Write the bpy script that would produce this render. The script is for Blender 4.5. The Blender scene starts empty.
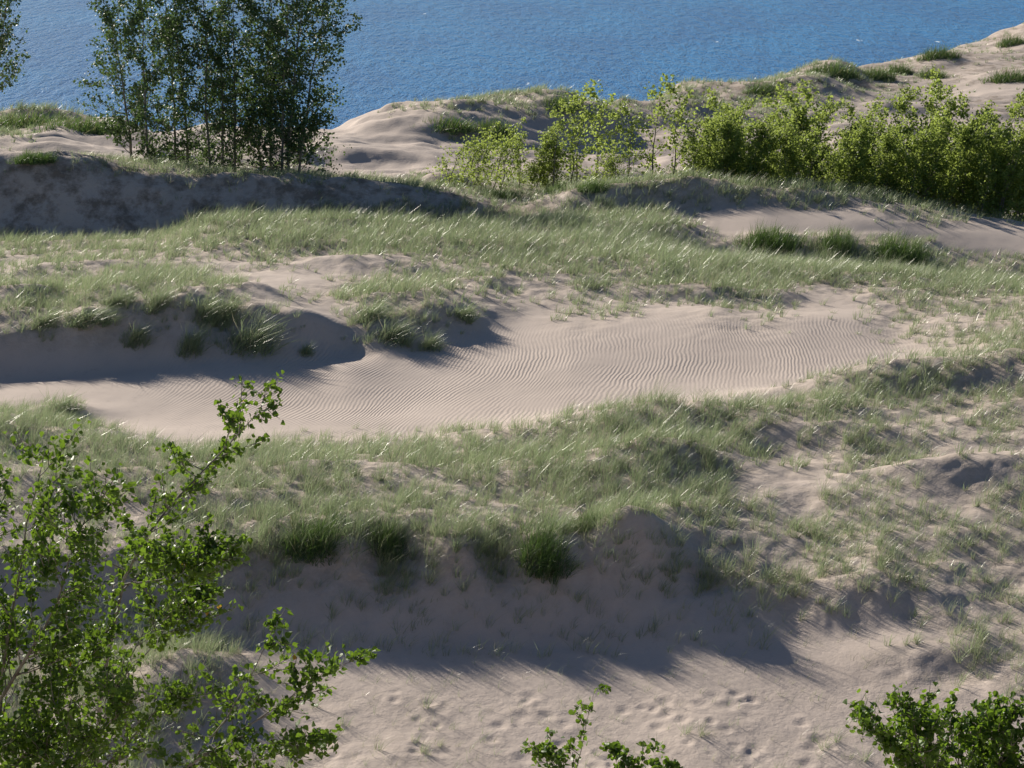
import bpy, math, random
import numpy as np

# ---------------------------------------------------------------- camera model
W, Hh, F = 1024, 768, 2300.0
PITCH = math.atan(584.0 / F)
CP, SP = math.cos(PITCH), math.sin(PITCH)
CZ = 125.0                       # eye height above the lake
AF = F * CP                      # azimuth scale
R = np.random.default_rng(7)
C = bpy.context.scene.collection

def ray(px, py):                 # slope and sideways ratio of the sight line through a pixel
    v = 384.0 - np.asarray(py, float)
    yc = F * CP + v * SP
    return (np.asarray(px, float) - 512.0) / yc, (-F * SP + v * CP) / yc

def project(X, Y, Z):
    z = Z - CZ
    d = Y * CP - z * SP
    up = Y * SP + z * CP
    d = np.maximum(d, .1)
    return 512 + F * X / d, 384 - F * up / d

# ---------------------------------------------------------------- value noise
def _hash(i, j, seed):
    n = (i.astype(np.int64) * 374761393 + j.astype(np.int64) * 668265263 + seed * 1442695041) & 0xffffffff
    n = ((n ^ (n >> 13)) * 1274126177) & 0xffffffff
    return ((n ^ (n >> 16)) & 0xffff) / 65535.0

def vnoise(x, y, seed=0):
    xi, yi = np.floor(x), np.floor(y)
    fx, fy = x - xi, y - yi
    fx = fx * fx * fx * (fx * (fx * 6 - 15) + 10); fy = fy * fy * fy * (fy * (fy * 6 - 15) + 10)
    a, b = _hash(xi, yi, seed), _hash(xi + 1, yi, seed)
    c, d = _hash(xi, yi + 1, seed), _hash(xi + 1, yi + 1, seed)
    return (a + (b - a) * fx) * (1 - fy) + (c + (d - c) * fx) * fy      # 0..1

def fbm(x, y, seed=0, o=3):
    s, a, t = 0, 1.0, 0
    for k in range(o):
        s = s + a * vnoise(x * 2 ** k + 17 * k, y * 2 ** k - 9 * k, seed + k); t += a; a *= .5
    return s / t

# ---------------------------------------------------------------- terrain control lines
# each line: list of (image x, image y, forward distance)   -> height where that sight line meets that distance
def L(xs, ys, Ys):
    if np.isscalar(Ys): Ys = [Ys] * len(xs)
    u, s = ray(xs, ys)
    Ys = np.array(Ys, float)
    return u * AF + 512, s * Ys, Ys
def LZ(z, Y): return np.array([-900., 1900.]), np.array([z, z], float), np.array([Y, Y], float)

X9 = [-300, 0, 200, 400, 560, 640, 700, 800, 900, 1024, 1300]
lines = [
 LZ(-1.2, -16), LZ(-1.7, 0), LZ(-2.6, 3), LZ(-12.0, 22), LZ(-19.6, 39),
 L([-300, 1300], [850, 850], 43.5),
 L(X9, [650, 650, 650, 648, 650, 654, 658, 646, 640, 652, 660], [52.9, 52.9, 52.9, 52.9, 52.9, 52.6, 52.1, 52.7, 52.6, 51.8, 51.5]),
 L(X9, [542, 546, 543, 531, 540, 546, 562, 592, 588, 604, 612], [56.3, 56.3, 56.3, 56.3, 56.3, 56.2, 55.9, 55, 54.8, 54.4, 54]),
 L(X9, [446, 474, 480, 480, 483, 483, 490, 503, 494, 494, 484], 61),
 L([-300, 0, 60, 100, 200, 300, 400, 500, 600, 700, 800, 850, 900, 960, 1024, 1300],
   [395, 414, 422, 434, 449, 453, 451, 446, 432, 417, 408, 395, 380, 358, 342, 305],
   [67, 67, 67, 67, 67, 67, 67, 67, 68, 69, 70, 71, 73, 75, 76, 77]),
 L([-300, 0, 100, 200, 400, 600, 700, 800, 900, 1024, 1300],
   [416, 416, 416, 417, 415, 402, 391, 381, 361, 330, 294],
   [72, 72, 72, 72, 72, 73, 74, 75, 77.5, 79, 80]),
 L([-300, 0, 64, 150, 240, 320, 350, 400, 440, 480, 520, 600, 700, 800, 860, 900, 1024, 1300],
   [392, 385, 378, 370, 364, 364, 350, 354, 354, 345, 332, 322, 316, 316, 322, 330, 312, 285],
   [76.5, 76.5, 76.7, 77, 77, 77.3, 78, 78.5, 79, 80, 81.5, 82.5, 83, 83, 83, 83, 83.5, 84]),
 L([-300, 0, 64, 127, 176, 210, 260, 300, 337, 370, 400, 440, 480, 520, 600, 700, 800, 900, 1024, 1300],
   [316, 316, 314, 305, 297, 292, 297, 310, 317, 312, 310, 305, 304, 306, 305, 304, 306, 308, 301, 283],
   [80, 80, 80, 80.1, 80.3, 80.6, 80.6, 80.6, 81, 81.6, 82, 82.6, 83.8, 85, 86, 87, 87, 87, 87, 87]),
 L([-300, 0, 200, 400, 600, 800, 1024, 1300], [280, 279, 268, 268, 272, 276, 288, 296], [91, 91, 91, 91, 92, 93, 93, 93]),
 L([-300, 0, 100, 160, 190, 225, 300, 383, 500, 600, 650, 700, 800, 900, 1024, 1300],
   [248, 247, 242, 237, 226, 220, 220, 222, 224, 226, 236, 257, 268, 277, 288, 310],
   [104, 104, 104, 104, 103, 102, 102, 102, 103, 104, 104, 104, 104, 104, 103, 102]),
 L([-300, 0, 100, 200, 400, 500, 540, 600, 700, 760, 850, 900, 1024, 1300],
   [242, 241, 240, 246, 247, 238, 220, 215, 213, 208, 207, 213, 231, 255],
   [109.4, 109.4, 109.4, 109.4, 109.4, 110, 111, 112, 112, 112, 112, 112, 112, 112]),
 L([-300, 0, 40, 80, 115, 150, 200, 300, 350, 400, 450, 490, 520, 545, 570, 600, 640, 715, 750, 800, 850, 900, 960, 1024, 1300],
   [150, 153, 153, 157, 164, 171, 174, 178, 181, 186, 193, 203, 204, 198, 191, 188, 187, 189, 195, 191, 195, 204, 214, 225, 248],
   [114, 114, 114, 114, 114, 114, 114, 114, 114, 114, 114, 114, 115, 115, 115, 114.8, 114.6, 114.6, 114.6, 114.6, 114.6, 114.6, 114.6, 114.6, 114.6]),
 L([-300, 0, 100, 200, 340, 450, 550, 640, 800, 1024, 1300],
   [158, 158, 160, 172, 184, 186, 190, 193, 200, 226, 248], 122),
 L([-300, 0, 100, 200, 340, 450, 550, 640, 800, 1024, 1300],
   [146, 145, 150, 168, 175, 172, 178, 188, 196, 210, 220], [134, 134, 134, 136, 140, 140, 140, 140, 140, 140, 140]),
 L([-300, 0, 100, 200, 340, 450, 550, 640, 700, 760, 800, 860, 900, 960, 1024, 1300],
   [131, 131, 140, 150, 148, 145, 150, 150, 142, 136, 134, 128, 128, 124, 120, 110],
   [143, 143, 146, 150, 154, 156, 160, 164, 168, 170, 172, 174, 176, 178, 180, 185]),
 L([-300, 0, 100, 200, 340, 400, 430, 480, 560, 620, 650, 700, 780, 830, 860, 940, 1024, 1300],
   [126, 127, 132, 133, 129, 122, 120, 116, 113, 116, 116, 104, 96, 86, 92, 82, 66, 40],
   [148, 148, 151, 155, 161, 163, 164, 166, 167, 172, 178, 188, 196, 200, 204, 212, 222, 235]),
 L([-300, 0, 60, 100, 200, 340, 370, 400, 450, 520, 560, 620, 645, 690, 710, 760, 830, 860, 900, 940, 970, 1000, 1024, 1300],
   [119, 121, 121, 127, 131, 124, 117, 110, 103, 99, 100, 104, 108, 90, 86, 82, 69, 68, 63, 51, 44, 33, 22, -60],
   [154, 154, 154, 155, 159, 166, 167, 169, 171, 173, 175, 182, 188, 198, 202, 210, 222, 226, 234, 240, 246, 252, 256, 300]),
]
aG = np.arange(-880, 1900, 4.0)
ZK, YK = [], []
ker = np.exp(-.5 * (np.arange(-8, 9) * 4 / 9.0) ** 2); ker /= ker.sum()
def sm(v): return np.convolve(np.pad(v, 8, mode='edge'), ker, mode='valid')
for a, z, y in lines:
    ZK.append(sm(np.interp(aG, a, z))); YK.append(sm(np.interp(aG, a, y)))
# behind the far crest the bluff falls to the lake
zl, yl = ZK[-1], YK[-1]
ZK += [zl - 4.5, zl - 22, np.full_like(zl, -CZ - 2), np.full_like(zl, -CZ - 6)]
YK += [yl + 9, yl + 38, yl + 215, yl + 300]
ZK, YK = np.array(ZK), np.array(YK)
NK = len(ZK)
dY = np.diff(YK, axis=0); dZ = np.diff(ZK, axis=0) / dY
M = np.zeros_like(ZK); M[0], M[-1] = dZ[0], dZ[-1]
w1 = 2 * dY[1:] + dY[:-1]; w2 = dY[1:] + 2 * dY[:-1]
with np.errstate(divide='ignore', invalid='ignore'):
    hm = (w1 + w2) / (w1 / dZ[:-1] + w2 / dZ[1:])
M[1:-1] = np.where(dZ[:-1] * dZ[1:] > 0, hm, 0)
M[1:-1] = np.nan_to_num(M[1:-1])

def base_h(X, Y):
    X = np.asarray(X, float); Y = np.asarray(Y, float)
    a = 512 + AF * X / np.maximum(Y, 24)
    g = np.clip((a - aG[0]) / 4.0, 0, len(aG) - 1.001)
    i0 = g.astype(int); fr = g - i0
    out = np.zeros(X.shape); done = np.zeros(X.shape, bool)
    lerp = lambda T, k: T[k, i0] * (1 - fr) + T[k, i0 + 1] * fr
    yk = lerp(YK, 0); zk = lerp(ZK, 0); mk = lerp(M, 0)
    out[:] = zk
    for k in range(NK - 1):
        y2, z2, m2 = lerp(YK, k + 1), lerp(ZK, k + 1), lerp(M, k + 1)
        s = (Y >= yk) & (Y < y2)
        h = y2 - yk; t = np.clip((Y - yk) / h, 0, 1)
        v = (2*t**3 - 3*t**2 + 1) * zk + (t**3 - 2*t**2 + t) * h * mk + (-2*t**3 + 3*t**2) * z2 + (t**3 - t**2) * h * m2
        out = np.where(s, v, out)
        yk, zk, mk = y2, z2, m2
    out = np.where(Y >= yk, zk, out)
    return out + CZ

def hit(px, py, fn=None, y0=40., y1=280., skip=0):
    """forward distance at which the sight line through a pixel first meets the ground"""
    fn = fn or base_h
    u, s = ray(px, py)
    Y = np.arange(y0, y1, .08)
    d = CZ + s * Y - fn(u * Y, Y)
    k = np.where(d <= 0)[0]
    y = Y[k[0]] if len(k) else y1
    return float(u * y), float(y)

# local mounds, noses and hollows:  image x, image y, half width, half depth, height
BUMPS = []
for px, py, rx, ry, h in [
    (255, 288, .9, .7, .25), (312, 326, 1.1, .8, .45), (225, 310, .6, 1.2, -.3), (185, 312, .6, 1.0, .35), (135, 318, .5, .9, .3), (75, 328, .9, .7, .35), (20, 338, .9, .7, .35), (345, 264, 2.8, 1.0, .3), (350, 345, .9, 1.2, -.3),
    (655, 425, 4.2, 1.9, .75), (935, 378, 4.2, 1.1, .9), (720, 540, 1.8, 1.3, .35), (860, 592, 2.0, .9, .15),
    (1000, 478, 2.6, 1.0, .4), (60, 415, 1.2, .9, .45), (960, 600, 1.6, .7, .1), (545, 552, .8, .8, .2), (632, 545, 1.0, .9, 1.0), (400, 545, .9, .9, -.4), (350, 556, .45, .6, .3), (455, 556, .4, .6, .3), (500, 550, .6, .8, -.45), (675, 462, 3.2, .9, .5), (190, 690, 1.3, 1.2, .8), (130, 720, 1.5, 1.5, .6),
    (320, 525, 1.2, 1.0, .2), (790, 500, 2.2, 1.0, .25), (60, 275, 3.0, 1.6, .5), (110, 300, 1.6, 1.5, .45),
    (20, 300, 1.6, 1.3, .4), (400, 305, 2.0, 1.4, .15), (160, 320, .7, 1.0, .2), (90, 330, .8, 1.0, .2), (730, 296, 3.2, 1.2, .35), (900, 655, 1.8, .8, .08),
    (1010, 640, 1.6, .8, .1), (930, 480, 2.0, .9, .3), (830, 440, 2.4, 1.0, .25), (450, 520, 1.6, .9, .25),
    (230, 500, 2.6, 1.2, .3), (600, 470, 2.0, 1.0, .3),
    (800, 100, 8.5, 4.0, 2.0), (870, 112, 4, 2.5, 1.0), (690, 112, 3.5, 2.5, .9), (520, 140, 3, 2, .5), (470, 122, 4.0, 3.0, 1.0), (560, 108, 4.0, 3.0, 1.1),
    (940, 62, 4.0, 4.0, 1.1), (840, 76, 4.0, 3.5, 1.3), (1010, 80, 5.0, 3.0, 1.0), (690, 92, 3.0, 3.0, .8),
    (770, 243, 1.3, .8, .35), (835, 247, 1.0, .7, .35), (900, 256, 1.4, .8, .4), (447, 185, 1.5, 1.0, .7),
    (620, 190, 3.5, 1.0, .3), (700, 192, 3.0, 1.0, .4), (810, 196, 3.0, 1.0, .4)]:
    x, y = hit(px, py)
    BUMPS.append((x, y, rx, ry, h))

# ---------------------------------------------------------------- vegetation map (16 px rows from y=96, 32 px columns)
VEG = """
99990000002245677776555665432211
99900000000034444443355554420000
31000000000002331000112211000000
10100000000000100000000000000000
22577765550001000000000000000000
00003443446545445678888888876543
11110111112232343577888888887764
00000599999999999999930000024556
33345899999999999999960000000000
77777788999999999999998888886200
34555522333355689999999999999985
44567874103776565677889999889999
77777676247887543434577652356666
77778677501777441223113321034355
76656567611686200120012210023355
54443344401342000000000000002245
00000010000010000000000000011246
00000000000000000000000000136776
00000000000000000000000023678888
24100000000000000000112579886777
78410000000000000247999888776777
89872101222234567899999666666666
89999878888899999999999544666666
56778767775666688999999444555666
66668766666665677999988344555555
66667766766665556688865455554455
45566777888776556665665555555444
44446777788876566554455666655455
55556777777776665432346667665455
44444466666666655543346777777666
33333344545554444322235688876666
33333322222222222221112366665566
22222221111111111111111235533555
55556662100000000000000002112545
66667773100000000000000000123344
77777776110000000000000000133344
77777765111000000000000000123434
77777765111110000000000000012223
77777765322111001111111000000112
66555543322111100111111100111011
66555544433221110111111111110001
66555544433221110111111111110001
""".split()
VG = np.array([[int(c) for c in r] for r in VEG], float) / 9.0
VG[19:35, 24:32] = np.clip(VG[19:35, 24:32] - .13, 0, 1); VG[17:24, 28:32] = np.clip(VG[17:24, 28:32] - .08, 0, 1)
VG = np.pad(VG, ((0, 3), (4, 4)), mode='edge')
def veg(X, Y, Z=None):
    if Z is None: Z = base_h(X, Y)
    px, py = project(X, Y, Z)
    gx = np.clip((px - 16) / 32.0 + 4, 0, VG.shape[1] - 1.001); gy = np.clip((py - 104) / 16.0, 0, VG.shape[0] - 1.001)
    i, j = gy.astype(int), gx.astype(int); fy, fx = gy - i, gx - j
    v = (VG[i, j] * (1 - fx) + VG[i, j+1] * fx) * (1 - fy) + (VG[i+1, j] * (1 - fx) + VG[i+1, j+1] * fx) * fy
    v = np.where(py < 70, .2, v)
    v = np.where(Y < 41, .5, v)
    return v

FEET = []
for k in range(42):                                   # trails of footprints on the blowout floor
    x, y = hit(R.uniform(330, 830), R.uniform(690, 775))
    ang = R.uniform(-.5, .5) + (1.57 if R.random() < .4 else 0)
    for q in range(R.integers(1, 4)):
        FEET.append((x + math.cos(ang) * .55 * q + R.uniform(-.1, .1), y + math.sin(ang) * .55 * q + (.1 if q % 2 else -.1), R.uniform(.09, .19), R.uniform(.012, .045)))

def height(X, Y, base=None):
    X = np.asarray(X, float); Y = np.asarray(Y, float)
    z = (base_h(X, Y) if base is None else base)
    v = veg(X, Y, z); px_ = 512 + AF * X / np.maximum(Y, 24)
    far = np.clip((Y - 118) / 20, 0, 1)
    near = np.clip((42 - Y) / 4, 0, 1)
    hum = np.clip(v * 1.6, 0, 1)
    z = z + (fbm(X / 5.2, Y / 4.2, 3) - .5) * (.12 + .5 * hum) + (fbm(X / 2.6 + 9, Y / 2.0, 4, 2) - .5) * .35 * hum * np.clip((66 - Y) / 3, 0, 1) * np.clip((px_ - 560) / 120, 0, 1) + (fbm(X / 1.5, Y / 1.3, 5) - .5) * (.02 + .34 * hum) \
          + (fbm(X / .45, Y / .45, 8, 2) - .5) * (.008 + .10 * hum)
    z = z + far * np.clip((215 - Y) / 40, .35, 1) * ((fbm(X / 7, Y / 5, 11) - .5) * 1.9 + (fbm(X / 3.0, Y / 2.0, 13) - .5) * .7)
    fs = np.clip((Y - 52.5) / 1, 0, 1) * np.clip((57.5 - Y) / 1, 0, 1)
    z = z + fs * ((fbm(X / .7, Y / 3.0, 71) - .5) * .16 + (fbm(X / .3, Y / .5, 73, 2) - .5) * .05)
    lf = np.clip((X / np.maximum(Y, 1) + .02) * -12, 0, 1) * np.clip((Y - 107.5) / 2, 0, 1) * np.clip((118 - Y) / 3, 0, 1)   # slumped scarp
    z = z + lf * ((fbm(X / 1.6, Y / 1.2, 23) - .5) * .5)
    for bx, by, rx, ry, h in BUMPS:
        m = (np.abs(X - bx) < rx * 3) & (np.abs(Y - by) < ry * 3)
        if m.any():
            dx, dy = (X[m] - bx) / rx, (Y[m] - by) / ry
            z[m] = z[m] + h * np.exp(-(dx*dx + dy*dy) * .9)
    m0 = (Y > 42) & (Y < 53)
    if m0.any():
        xm, ym, zm = X[m0], Y[m0], np.zeros(m0.sum())
        for fx, fy, r, d in FEET:
            q = (np.abs(xm - fx) < r * 4) & (np.abs(ym - fy) < r * 4)
            rr = ((xm[q] - fx) ** 2 + (ym[q] - fy) ** 2) / (r * r)
            zm[q] += -d * np.exp(-rr) + d * .3 * np.exp(-(np.sqrt(rr) - 1.7) ** 2 * 2)
        z[m0] += zm
    return z
def ground(x, y): return float(height(np.array([x]), np.array([y]))[0])

# ---------------------------------------------------------------- mesh helpers
def mesh_obj(name, V, F4=None, F3=None, mat=None, parent=None, attrs=None, smooth=True):
    me = bpy.data.meshes.new(name)
    n4 = 0 if F4 is None else len(F4); n3 = 0 if F3 is None else len(F3)
    me.vertices.add(len(V)); me.vertices.foreach_set('co', np.asarray(V, np.float32).ravel())
    loops = np.concatenate(([np.asarray(F4, np.int32).ravel()] if n4 else []) + ([np.asarray(F3, np.int32).ravel()] if n3 else []))
    me.loops.add(len(loops)); me.loops.foreach_set('vertex_index', loops)
    st = np.concatenate([np.arange(n4) * 4, n4 * 4 + np.arange(n3) * 3]).astype(np.int32)
    me.polygons.add(n4 + n3); me.polygons.foreach_set('loop_start', st)
    me.polygons.foreach_set('use_smooth', np.full(n4 + n3, smooth))
    for k, v in (attrs or {}).items():
        at = me.attributes.new(k, 'FLOAT', 'POINT'); at.data.foreach_set('value', np.asarray(v, np.float32))
    me.update(calc_edges=True)
    if mat: me.materials.append(mat)
    o = bpy.data.objects.new(name, me); C.objects.link(o)
    if parent: o.parent = parent
    return o

def tag(o, label=None, cat=None, group=None, kind=None):
    if label: o['label'] = label
    if cat: o['category'] = cat
    if group: o['group'] = group
    if kind: o['kind'] = kind
    return o

# ---------------------------------------------------------------- materials
def new_mat(name):
    m = bpy.data.materials.new(name); m.use_nodes = True
    nt = m.node_tree; nt.nodes.clear()
    out = nt.nodes.new('ShaderNodeOutputMaterial')
    return m, nt, out
def N(nt, t, **kw):
    n = nt.nodes.new(t)
    for k, v in kw.items():
        if k.startswith('i_'):
            n.inputs[k[2:].replace('_', ' ')].default_value = v
        else: setattr(n, k, v)
    return n
def math_(nt, op, a, b=None, c=None):
    n = nt.nodes.new('ShaderNodeMath'); n.operation = op
    for i, v in enumerate((a, b, c)):
        if v is None: continue
        if isinstance(v, (int, float)): n.inputs[i].default_value = v
        else: nt.links.new(v, n.inputs[i])
    return n.outputs[0]
def mixc(nt, f, a, b):
    n = nt.nodes.new('ShaderNodeMix'); n.data_type = 'RGBA'
    for i, v in ((0, f), (6, a), (7, b)):
        if isinstance(v, (int, float)): n.inputs[i].default_value = v
        elif isinstance(v, tuple): n.inputs[i].default_value = v + (1,)
        else: nt.links.new(v, n.inputs[i])
    return n.outputs[2]
def noise(nt, scale, detail=3, vec=None, rough=.55):
    n = N(nt, 'ShaderNodeTexNoise'); n.inputs['Scale'].default_value = scale; n.inputs['Detail'].default_value = detail
    n.inputs['Roughness'].default_value = rough
    if vec is not None: nt.links.new(vec, n.inputs['Vector'])
    return n.outputs['Fac']
def ramp(nt, f, p0, p1):
    n = nt.nodes.new('ShaderNodeMapRange'); n.inputs[1].default_value = p0; n.inputs[2].default_value = p1
    nt.links.new(f, n.inputs[0]); return n.outputs[0]
def attr(nt, name): 
    n = nt.nodes.new('ShaderNodeAttribute'); n.attribute_name = name; return n.outputs['Fac']

def sand_material():
    m, nt, out = new_mat('dune_sand')
    b = N(nt, 'ShaderNodeBsdfPrincipled'); b.inputs['Roughness'].default_value = .92; b.inputs['Specular IOR Level'].default_value = .15
    g = N(nt, 'ShaderNodeNewGeometry').outputs['Position']
    big = noise(nt, .22, 4, g); fine = noise(nt, 3.0, 5, g, .65); grain = noise(nt, 22, 3, g, .7)
    c = mixc(nt, ramp(nt, big, .3, .7), (.42, .352, .31), (.475, .40, .352))
    c = mixc(nt, math_(nt, 'MULTIPLY', ramp(nt, fine, .56, .78), .45), c, (.29, .245, .22))
    c = mixc(nt, math_(nt, 'MULTIPLY', ramp(nt, grain, .5, .75), .25), c, (.36, .29, .25))
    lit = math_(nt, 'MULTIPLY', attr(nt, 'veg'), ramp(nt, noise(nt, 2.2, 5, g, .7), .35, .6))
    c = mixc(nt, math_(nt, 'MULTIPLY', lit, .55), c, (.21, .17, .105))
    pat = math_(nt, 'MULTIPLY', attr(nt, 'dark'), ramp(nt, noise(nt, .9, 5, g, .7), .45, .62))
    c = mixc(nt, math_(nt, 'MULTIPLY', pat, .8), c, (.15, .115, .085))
    nt.links.new(c, b.inputs['Base Color'])
    ph = attr(nt, 'phase'); am = attr(nt, 'rip')
    wob = math_(nt, 'MULTIPLY', noise(nt, 1.0, 4, g), 1.9)
    s = math_(nt, 'SINE', math_(nt, 'MULTIPLY', math_(nt, 'ADD', ph, wob), 2 * math.pi))
    s = math_(nt, 'MULTIPLY', math_(nt, 'MULTIPLY', s, am), ramp(nt, noise(nt, .33, 3, g), .3, .62))
    b1 = N(nt, 'ShaderNodeBump'); b1.inputs['Distance'].default_value = .006; b1.inputs['Strength'].default_value = 1.0
    nt.links.new(s, b1.inputs['Height'])
    rough = math_(nt, 'ADD', noise(nt, 5.0, 5, g, .7), math_(nt, 'MULTIPLY', noise(nt, 1.4, 3, g), 1.2))
    b2 = N(nt, 'ShaderNodeBump'); b2.inputs['Distance'].default_value = .055
    st = math_(nt, 'ADD', math_(nt, 'MULTIPLY', attr(nt, 'rough'), .95), .05); nt.links.new(st, b2.inputs['Strength'])
    nt.links.new(rough, b2.inputs['Height']); nt.links.new(b1.outputs[0], b2.inputs['Normal'])
    nt.links.new(b2.outputs[0], b.inputs['Normal']); nt.links.new(b.outputs[0], out.inputs[0])
    return m

def plant_material(name, c0, c1, dry, trans, rough=.4, tl=.35, spec=.5):
    m, nt, out = new_mat(name)
    t = attr(nt, 'tint'); d = attr(nt, 'dry')
    c = mixc(nt, t, c0, c1); c = mixc(nt, d, c, dry)
    b = N(nt, 'ShaderNodeBsdfPrincipled'); b.inputs['Roughness'].default_value = rough; b.inputs['Specular IOR Level'].default_value = spec
    nt.links.new(c, b.inputs['Base Color'])
    tr = N(nt, 'ShaderNodeBsdfTranslucent')
    tc = mixc(nt, d, mixc(nt, t, tuple(x * .75 for x in trans), trans), tuple(x * 1.0 for x in dry)); nt.links.new(tc, tr.inputs[0])
    mx = N(nt, 'ShaderNodeMixShader'); mx.inputs[0].default_value = tl
    nt.links.new(b.outputs[0], mx.inputs[1]); nt.links.new(tr.outputs[0], mx.inputs[2]); nt.links.new(mx.outputs[0], out.inputs[0])
    return m

def bark_material():
    m, nt, out = new_mat('grey_bark')
    b = N(nt, 'ShaderNodeBsdfPrincipled'); b.inputs['Roughness'].default_value = .85
    g = N(nt, 'ShaderNodeNewGeometry').outputs['Position']
    c = mixc(nt, ramp(nt, noise(nt, 9, 4, g), .35, .65), (.11, .095, .075), (.27, .25, .21))
    nt.links.new(c, b.inputs['Base Color'])
    bp = N(nt, 'ShaderNodeBump'); bp.inputs['Distance'].default_value = .01; nt.links.new(noise(nt, 40, 4, g), bp.inputs['Height'])
    nt.links.new(bp.outputs[0], b.inputs['Normal']); nt.links.new(b.outputs[0], out.inputs[0])
    return m

def water_material():
    m, nt, out = new_mat('lake_water')
    b = N(nt, 'ShaderNodeBsdfPrincipled'); b.inputs['Roughness'].default_value = .22; b.inputs['IOR'].default_value = 1.33
    b.inputs['Specular IOR Level'].default_value = .12
    g = N(nt, 'ShaderNodeNewGeometry').outputs['Position']
    def mp(sx, sy, rot):
        n = N(nt, 'ShaderNodeMapping'); n.inputs['Scale'].default_value = (sx, sy, 1); n.inputs['Rotation'].default_value = (0, 0, rot)
        nt.links.new(g, n.inputs['Vector']); return n.outputs[0]
    w1 = noise(nt, 1, 4, mp(.16, .05, .3), .65); w2 = noise(nt, 1, 3, mp(.7, .2, .1), .65); w3 = noise(nt, 1, 3, mp(.018, .006, .3), .5)
    c = mixc(nt, ramp(nt, w3, .38, .62), (.003, .095, .285), (.007, .135, .35))
    c = mixc(nt, math_(nt, 'MULTIPLY', ramp(nt, w1, .35, .75), .4), c, (.04, .20, .42))
    foam = math_(nt, 'MULTIPLY', ramp(nt, noise(nt, 1, 2, mp(.12, .03, .05), .5), .735, .76), ramp(nt, w2, .45, .6))
    c = mixc(nt, foam, c, (.75, .8, .82))
    nt.links.new(c, b.inputs['Base Color'])
    hgt = math_(nt, 'ADD', math_(nt, 'MULTIPLY', w1, 2.6), math_(nt, 'MULTIPLY', w2, .8))
    bp = N(nt, 'ShaderNodeBump'); bp.inputs['Distance'].default_value = 1.0; bp.inputs['Strength'].default_value = 1.0
    nt.links.new(hgt, bp.inputs['Height'])
    nt.links.new(bp.outputs[0], b.inputs['Normal']); nt.links.new(b.outputs[0], out.inputs[0])
    return m

SAND = sand_material(); BARK = bark_material()
GRASS = plant_material('marram_grass', (.13, .17, .08), (.275, .315, .17), (.40, .37, .26), (.33, .42, .22), .36, .36, .6)
LUSH = plant_material('green_grass', (.035, .08, .025), (.08, .135, .04), (.25, .24, .12), (.14, .24, .05), .45, .3)
LEAF_DARK = plant_material('cottonwood_leaf', (.045, .085, .035), (.085, .135, .055), (.15, .16, .06), (.13, .21, .05), .5, .28, .3)
LEAF_MID = plant_material('young_leaf', (.09, .145, .03), (.165, .22, .055), (.2, .19, .05), (.40, .50, .11), .5, .5, .35)
LEAF_NEAR = plant_material('near_leaf', (.028, .075, .010), (.07, .135, .018), (.42, .25, .03), (.20, .33, .025), .5, .38, .4)

# ---------------------------------------------------------------- the dunes: one sheet
def build_ground():
    ys = [-16.0]
    while ys[-1] < 560:
        y = ys[-1]
        ys.append(y + (.55 if y < 40 else y * .0018 if y < 125 else y * .0026 if y < 262 else y * .02))
    ys = np.array(ys)
    a = [-825.0]
    while a[-1] < 1860:
        x = a[-1]; d = max(0, -60 - x, x - 1084)
        a.append(x + 2.1 + d * .03)
    u = (np.array(a) - 512) / AF
    Y, U = np.meshgrid(ys, u, indexing='ij')
    X = U * np.maximum(Y, 35)
    b = base_h(X, Y); z = height(X, Y, b.copy())
    v = veg(X, Y, b)
    px, py = project(X, Y, b)
    # wind ripples on the bare basin floor
    cc = .06 + .42 * (1 / (1 + np.exp((X + 2.5) / 2.2)))
    phase = (X - (Y - 75) * cc + (fbm(X / 6, Y / 6, 31, 2) - .5) * 1.6) / .145
    rip = np.clip((Y - 65) / 2, 0, 1) * np.clip((84 - Y) / 3, 0, 1) * np.clip(1 - v * 2.2, 0, 1)
    rip *= np.clip((px - 120) / 120, 0.06, 1) * np.clip((1000 - px) / 120, 0, 1) * (1 - .75 * np.clip((352 - py) / 30, 0, 1) * np.clip((700 - px) / 100, 0, 1))
    rip += .05 * np.clip((Y - 103) / 2, 0, 1) * np.clip((113 - Y) / 2, 0, 1)
    rough = np.clip(v * 1.6, 0, 1); rough = np.maximum(rough, .55 * np.clip((52 - Y) / 1.5, 0, 1) * np.clip((py - 640) / 40, 0, 1))
    rough = np.maximum(rough, np.clip((Y - 118) / 6, 0, 1) * .45)
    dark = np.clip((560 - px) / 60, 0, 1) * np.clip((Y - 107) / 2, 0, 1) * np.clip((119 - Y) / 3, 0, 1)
    dark = np.maximum(dark, .8 * np.clip((Y - 140) / 20, 0, 1) * (fbm(X / 14, Y / 10, 77) > .5))
    rough = np.maximum(rough, .8 * dark * (Y < 120)); rough = np.maximum(rough, .35 * (Y < 57))
    n, mcol = Y.shape
    V = np.stack([X, Y, z], -1).reshape(-1, 3)
    idx = np.arange(n * mcol).reshape(n, mcol)
    F4 = np.stack([idx[:-1, :-1], idx[:-1, 1:], idx[1:, 1:], idx[1:, :-1]], -1).reshape(-1, 4)
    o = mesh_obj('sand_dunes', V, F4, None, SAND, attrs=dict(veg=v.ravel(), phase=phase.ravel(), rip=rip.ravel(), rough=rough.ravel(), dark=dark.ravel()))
    tag(o, kind='structure')
build_ground()

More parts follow.
